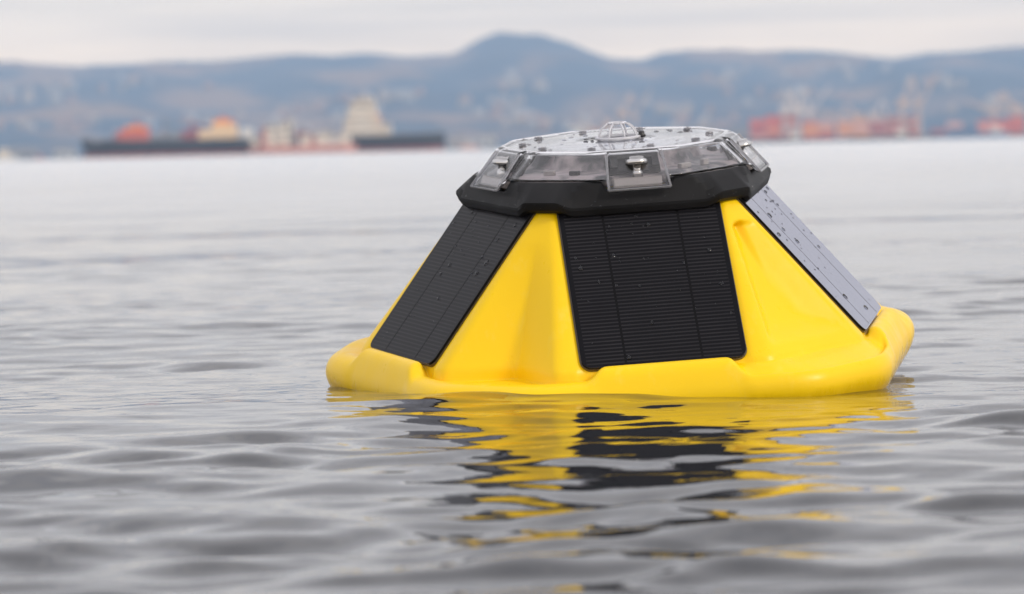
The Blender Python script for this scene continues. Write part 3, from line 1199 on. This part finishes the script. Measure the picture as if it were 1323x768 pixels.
# close the bottom edge between outer and inner shells
bm = bmesh.new()
bm.from_mesh(me)
bm.verts.ensure_lookup_table()
n = 720
lastrow = (len(A) - 1) * n
for k in range(n):
    k2 = (k + 1) % n
    bm.faces.new((bm.verts[k], bm.verts[k2], bm.verts[lastrow + k2], bm.verts[lastrow + k]))
bmesh.ops.recalc_face_normals(bm, faces=bm.faces)
bm.to_mesh(me)
bm.free()
dome = obj('clear_dome', me, glass, root, smooth=True)

# inside of the dome
tray_m = M('inner_tray', (0.50, 0.44, 0.44), rough=0.45)
vary(tray_m, (0.08, 0.08, 0.085), (0.50, 0.43, 0.44), 45, 0.42, 0.58)
steel = M('stainless_steel', (0.62, 0.61, 0.60), rough=0.22, metallic=1.0)
rd0 = random.Random(11)
steel_dark = M('worn_steel', (0.34, 0.34, 0.37), rough=0.3, metallic=0.9)
dark = M('dark_component', (0.02, 0.02, 0.022), rough=0.4)
block_m = M('grey_sensor_block', (0.42, 0.38, 0.37), rough=0.4)
pcb_sky_glare = M('circuit_board', (0.74, 0.76, 0.84), rough=0.35)  # paled to blue-white: the lid's sky reflection is put into the board colour

NPp = 360
phi = np.arange(NPp) * TAU / NPp
d = wrap(phi)
rings = []
for a, h in ((0.091, 0.1135), (0.091, 0.1186), (0.086, 0.1206), (0.066, 0.1212), (0.058, 0.1220), (0.0545, 0.1300), (0.0525, 0.1315), (0.002, 0.1325)):
    tb = 0.1 * np.tan(np.abs(d))
    bay = 1 - sstep(tb, 0.017, 0.021)
    rr_ = poly_r(d, a, 0.028, 0.004) if a > 0.01 else a + 0 * phi
    rr_ = rr_ - 0.006 * bay * (a > 0.01)
    rings.append(ringpts(phi, rr_, h))
obj('inner_tray', fix_normals(grid_mesh('inner_tray', np.array(rings), closed_u=True, cap_start=True, cap_end=True)), tray_m, root, smooth=False)
obj('circuit_board', fix_normals(grid_mesh('circuit_board', np.array([ringpts(phi, 0.050 + 0 * phi, 0.1327), ringpts(phi, 0.050 + 0 * phi, 0.1335), ringpts(phi, 0.001 + 0 * phi, 0.1335)]), closed_u=True, cap_end=True)), pcb_sky_glare, root)

screw = bmesh.new()
add_lathe(screw, [(0, 0.0), (0.0028, 0.0), (0.0028, 0.004), (0.0022, 0.0045), (0.0022, 0.0085), (0.0056, 0.0088), (0.0060, 0.0094), (0.0060, 0.0112), (0.0052, 0.0118), (0.0040, 0.0121), (0.0040, 0.0135), (0, 0.0138)], 18)
screw_me = bpy.data.meshes.new('screw')
screw.to_mesh(screw_me)
screw.free()
screw_me.materials.append(steel)
for p in screw_me.polygons:
    p.use_smooth = True
blk = boxbm(((0, 0, 0), (0.034, 0.006, 0.0062), dict(bevel=0.0008)))
blk_me = bpy.data.meshes.new('sensor_block')
blk.to_mesh(blk_me)
blk.free()
blk_me.materials.append(block_m)
brk = boxbm(((0, 0, 0), (0.034, 0.002, 0.0035), dict(bevel=0.0004)), ((-0.0145, 0, -0.004), (0.005, 0.002, 0.008), dict(bevel=0.0004)), ((0.0145, 0, -0.004), (0.005, 0.002, 0.008), dict(bevel=0.0004)))
brk_me = bpy.data.meshes.new('bracket')
brk.to_mesh(brk_me)
brk.free()
brk_me.materials.append(dark)
for k in range(5):
    az = R(72) * k
    rz = Matrix.Rotation(az, 4, 'Z')
    child('screw', screw_me, root, rz @ Matrix.Translation((0.001, -0.0915, 0.1185)) @ Matrix.Rotation(R(-6), 4, 'X') @ Matrix.Diagonal((1.35, 1.3, 1.12, 1)))
    child('sensor_block', blk_me, root, rz @ Matrix.Translation((0, -0.0965, 0.1158)) @ Matrix.Rotation(R(-20), 4, 'X'))
    child('bracket', brk_me, root, rz @ Matrix.Translation((0, -0.0845, 0.1328)) @ Matrix.Rotation(R(-25), 4, 'X'))

bb = boxbm(((0, 0, 0), (0.037, 0.002, 0.0140), dict(bevel=0.0005)), ((0.006, -0.0015, -0.004), (0.008, 0.002, 0.004), {}), ((-0.009, -0.0015, -0.002), (0.005, 0.002, 0.006), {}))
bb_me = bpy.data.meshes.new('bay_back')
bb.to_mesh(bb_me)
bb.free()
bb_me.materials.append(M('dark_bay_plate', (0.022, 0.02, 0.02), rough=0.35))
for k in range(5):
    child('bay_back', bb_me, root, Matrix.Rotation(R(72) * k, 4, 'Z') @ Matrix.Translation((0, -0.0815, 0.1265)) @ Matrix.Rotation(R(-28), 4, 'X'))
frame_m = M('smoky_clear_edge', (0.55, 0.55, 0.58), rough=0.15, ior=1.49, trans=0.75)
bf = bmesh.new()
pts_ = []
for x_, h_ in ((-0.0195, 0.1362), (-0.0218, 0.1126), (0.0218, 0.1126), (0.0195, 0.1362)):
    pts_.append((x_, -(0.1068 - (h_ - 0.1123) * 0.86), h_))
for a_, b_ in zip(pts_, pts_[1:]):
    add_tube(bf, [a_, b_], 0.0009, n=6)
bf_me = bpy.data.meshes.new('bay_frame')
bf.to_mesh(bf_me)
bf.free()
bf_me.materials.append(frame_m)
for k in range(5):
    child('bay_frame', bf_me, dome, Matrix.Rotation(R(72) * k, 4, 'Z'))
# electronics seen dimly through the clear windows
for k in range(5):
    rz = Matrix.Rotation(R(72) * k + R(36), 4, 'Z')
    for q in range(2):
        xx = -0.012 + 0.020 * q + rd0.uniform(-0.002, 0.002)
        hh = rd0.uniform(0.002, 0.0045)
        me_ = bpy.data.meshes.new('component')
        bq = boxbm(((0, 0, hh / 2), (rd0.uniform(0.004, 0.010), 0.004, hh), dict(bevel=0.0005)))
        bq.to_mesh(me_)
        bq.free()
        me_.materials.append(rd0.choice((dark, block_m, steel_dark, block_m)))
        child('component', me_, root, rz @ Matrix.Translation((xx, -0.0800, 0.1208)))

# bolts round the top of the dome
bolt = bmesh.new()
add_lathe(bolt, [(0, 0.0), (0.0032, 0.0), (0.0033, 0.0006), (0.0027, 0.0009), (0.0027, 0.0014), (0.0013, 0.0014), (0.0012, 0.0005), (0, 0.0005)], 6)
bolt_me = bpy.data.meshes.new('bolt')
bolt.to_mesh(bolt_me)
bolt.free()
bolt_me.materials.append(steel_dark)
for k in range(10):
    az = R(36) * k + R(13)
    child('bolt', bolt_me, root, Matrix.Rotation(az, 4, 'Z') @ Matrix.Translation((0, -0.0675, 0.1376)))

# little ribbed cap in the middle of the lid
cage_m = M('cap_frosted_clear', (0.80, 0.80, 0.84), rough=0.25, ior=1.3, trans=0.45)
cx0 = 0.0015
bm = bmesh.new()
cap_r, cap_h = 0.0148, 0.0112
for k in range(8):
    a = TAU * k / 8 + 0.2
    pts = []
    for j in range(7):
        s = j / 6
        e = s * R(72)
        rad = cap_r * math.cos(e) ** 0.75
        pts.append((cx0 + rad * math.cos(a), rad * math.sin(a), 0.1380 + cap_h * math.sin(e) / math.sin(R(72))))
    add_tube(bm, pts, 0.00075, n=6)
rib = obj('ribbed_cap', bm, cage_m, root, smooth=True)
bm = bmesh.new()
add_lathe(bm, [(0.0042, 0), (0.0068, 0.0001), (0.0070, 0.0009), (0.0066, 0.0014), (0.0042, 0.0014), (0.0040, 0.0006), (0.0042, 0)], 24, Matrix.Translation((cx0, 0, 0.1486)))
obj('cap_ring', bm, cage_m, rib, smooth=True)
bm = bmesh.new()
add_lathe(bm, [(0.0140, 0), (0.0165, 0.0002), (0.0168, 0.0014), (0.0155, 0.0022), (0.0135, 0.0022), (0.0130, 0.001), (0.0140, 0)], 32, Matrix.Translation((cx0, 0, 0.1380)))
obj('cap_base', bm, cage_m, rib, smooth=True)
bm = bmesh.new()
add_lathe(bm, [(0, 0), (0.0028, 0.0002), (0.0030, 0.002), (0.0022, 0.0028), (0.0022, 0.0042), (0, 0.0046)], 14, Matrix.Translation((0.0185, -0.002, 0.1380)))
obj('vent_plug', bm, dark, root, smooth=True)

# spray drops, too small to pick apart
drop_m = M('water_drop', (0.95, 0.97, 1.0), rough=0.0, ior=1.333, trans=1.0)
rd = random.Random(3)


def drop(bm, m4, r, flat=0.55):
    add_lathe(bm, [(r, 0), (r * 0.97, r * flat * 0.35), (r * 0.75, r * flat * 0.75), (r * 0.4, r * flat * 0.96), (0, r * flat)], 9, m4)


for p, fr_ in panels:
    bm = bmesh.new()
    for _ in range(48):
        y = 0.136 - abs(rd.gauss(0, 0.055)) if rd.random() < 0.75 else rd.uniform(0.005, 0.13)
        y = min(max(y, 0.006), 0.134)
        r = rd.choice((0.0004, 0.0005, 0.0006, 0.0008, 0.0008, 0.0012, 0.0017))
        m4 = Matrix.Translation((rd.uniform(-0.052, 0.052), y, 0.00182)) @ Matrix.Diagonal((1, rd.uniform(1, 1.5), 1, 1))
        drop(bm, m4, r)
    obj('water_drops', bm, drop_m, p, smooth=True, kind='stuff')
bm = bmesh.new()
for _ in range(110):
    az = rd.uniform(0, TAU)
    dl = wrap(az)
    a0, h0_ = 0.1028, 0.107
    s = rd.uniform(-0.005, -0.0012)
    h_ = h0_ + s
    a = 0.1036 - (h_ - 0.1045) * 0.36
    if abs(0.102 * math.tan(abs(dl))) < 0.03 and h_ > 0.109:
        continue
    r = float(poly_r(np.array([dl]), a, 0.0572, 0.0014)[0])
    isp = abs(dl) < R(28)
    naz = az - dl if isp else az - dl + math.copysign(R(36), dl)
    m4 = Matrix.Translation((r * math.sin(az), -r * math.cos(az), h_)) @ face_frame(naz, 0, 0, R(20)).to_3x3().to_4x4()
    drop(bm, m4, rd.choice((0.0004, 0.0006, 0.0009)))
obj('water_drops', bm, drop_m, root, smooth=True, kind='stuff')
bm = bmesh.new()
for _ in range(70):
    a = rd.uniform(0, TAU)
    r = 0.072 * math.sqrt(rd.random())
    if r < 0.018:
        continue
    drop(bm, Matrix.Translation((r * math.sin(a), -r * math.cos(a), 0.1372 + (0.075 - r) * 0.009)), rd.choice((0.0007, 0.001, 0.0015, 0.002)), 0.5)
obj('water_drops', bm, drop_m, dome, smooth=True, kind='stuff')

# ------------------------------------------------------------------ haze over the bay
hz = bpy.data.materials.new('haze')
hz.use_nodes = True
t = hz.node_tree
for n_ in list(t.nodes):
    t.nodes.remove(n_)
pv = N(t, 'ShaderNodeVolumePrincipled')
pv.inputs['Color'].default_value = (0.57, 0.765, 1.0, 1)
pv.inputs['Density'].default_value = 1.25e-4
pv.inputs['Anisotropy'].default_value = 0.0
mo = N(t, 'ShaderNodeOutputMaterial')
t.links.new(pv.outputs[0], mo.inputs['Volume'])
HTOP = float(HZ.max()) + 60
obj('haze', boxbm(((0, 4400, (HTOP - 4) / 2), (20000, 9200, HTOP + 4))), hz, kind='stuff')
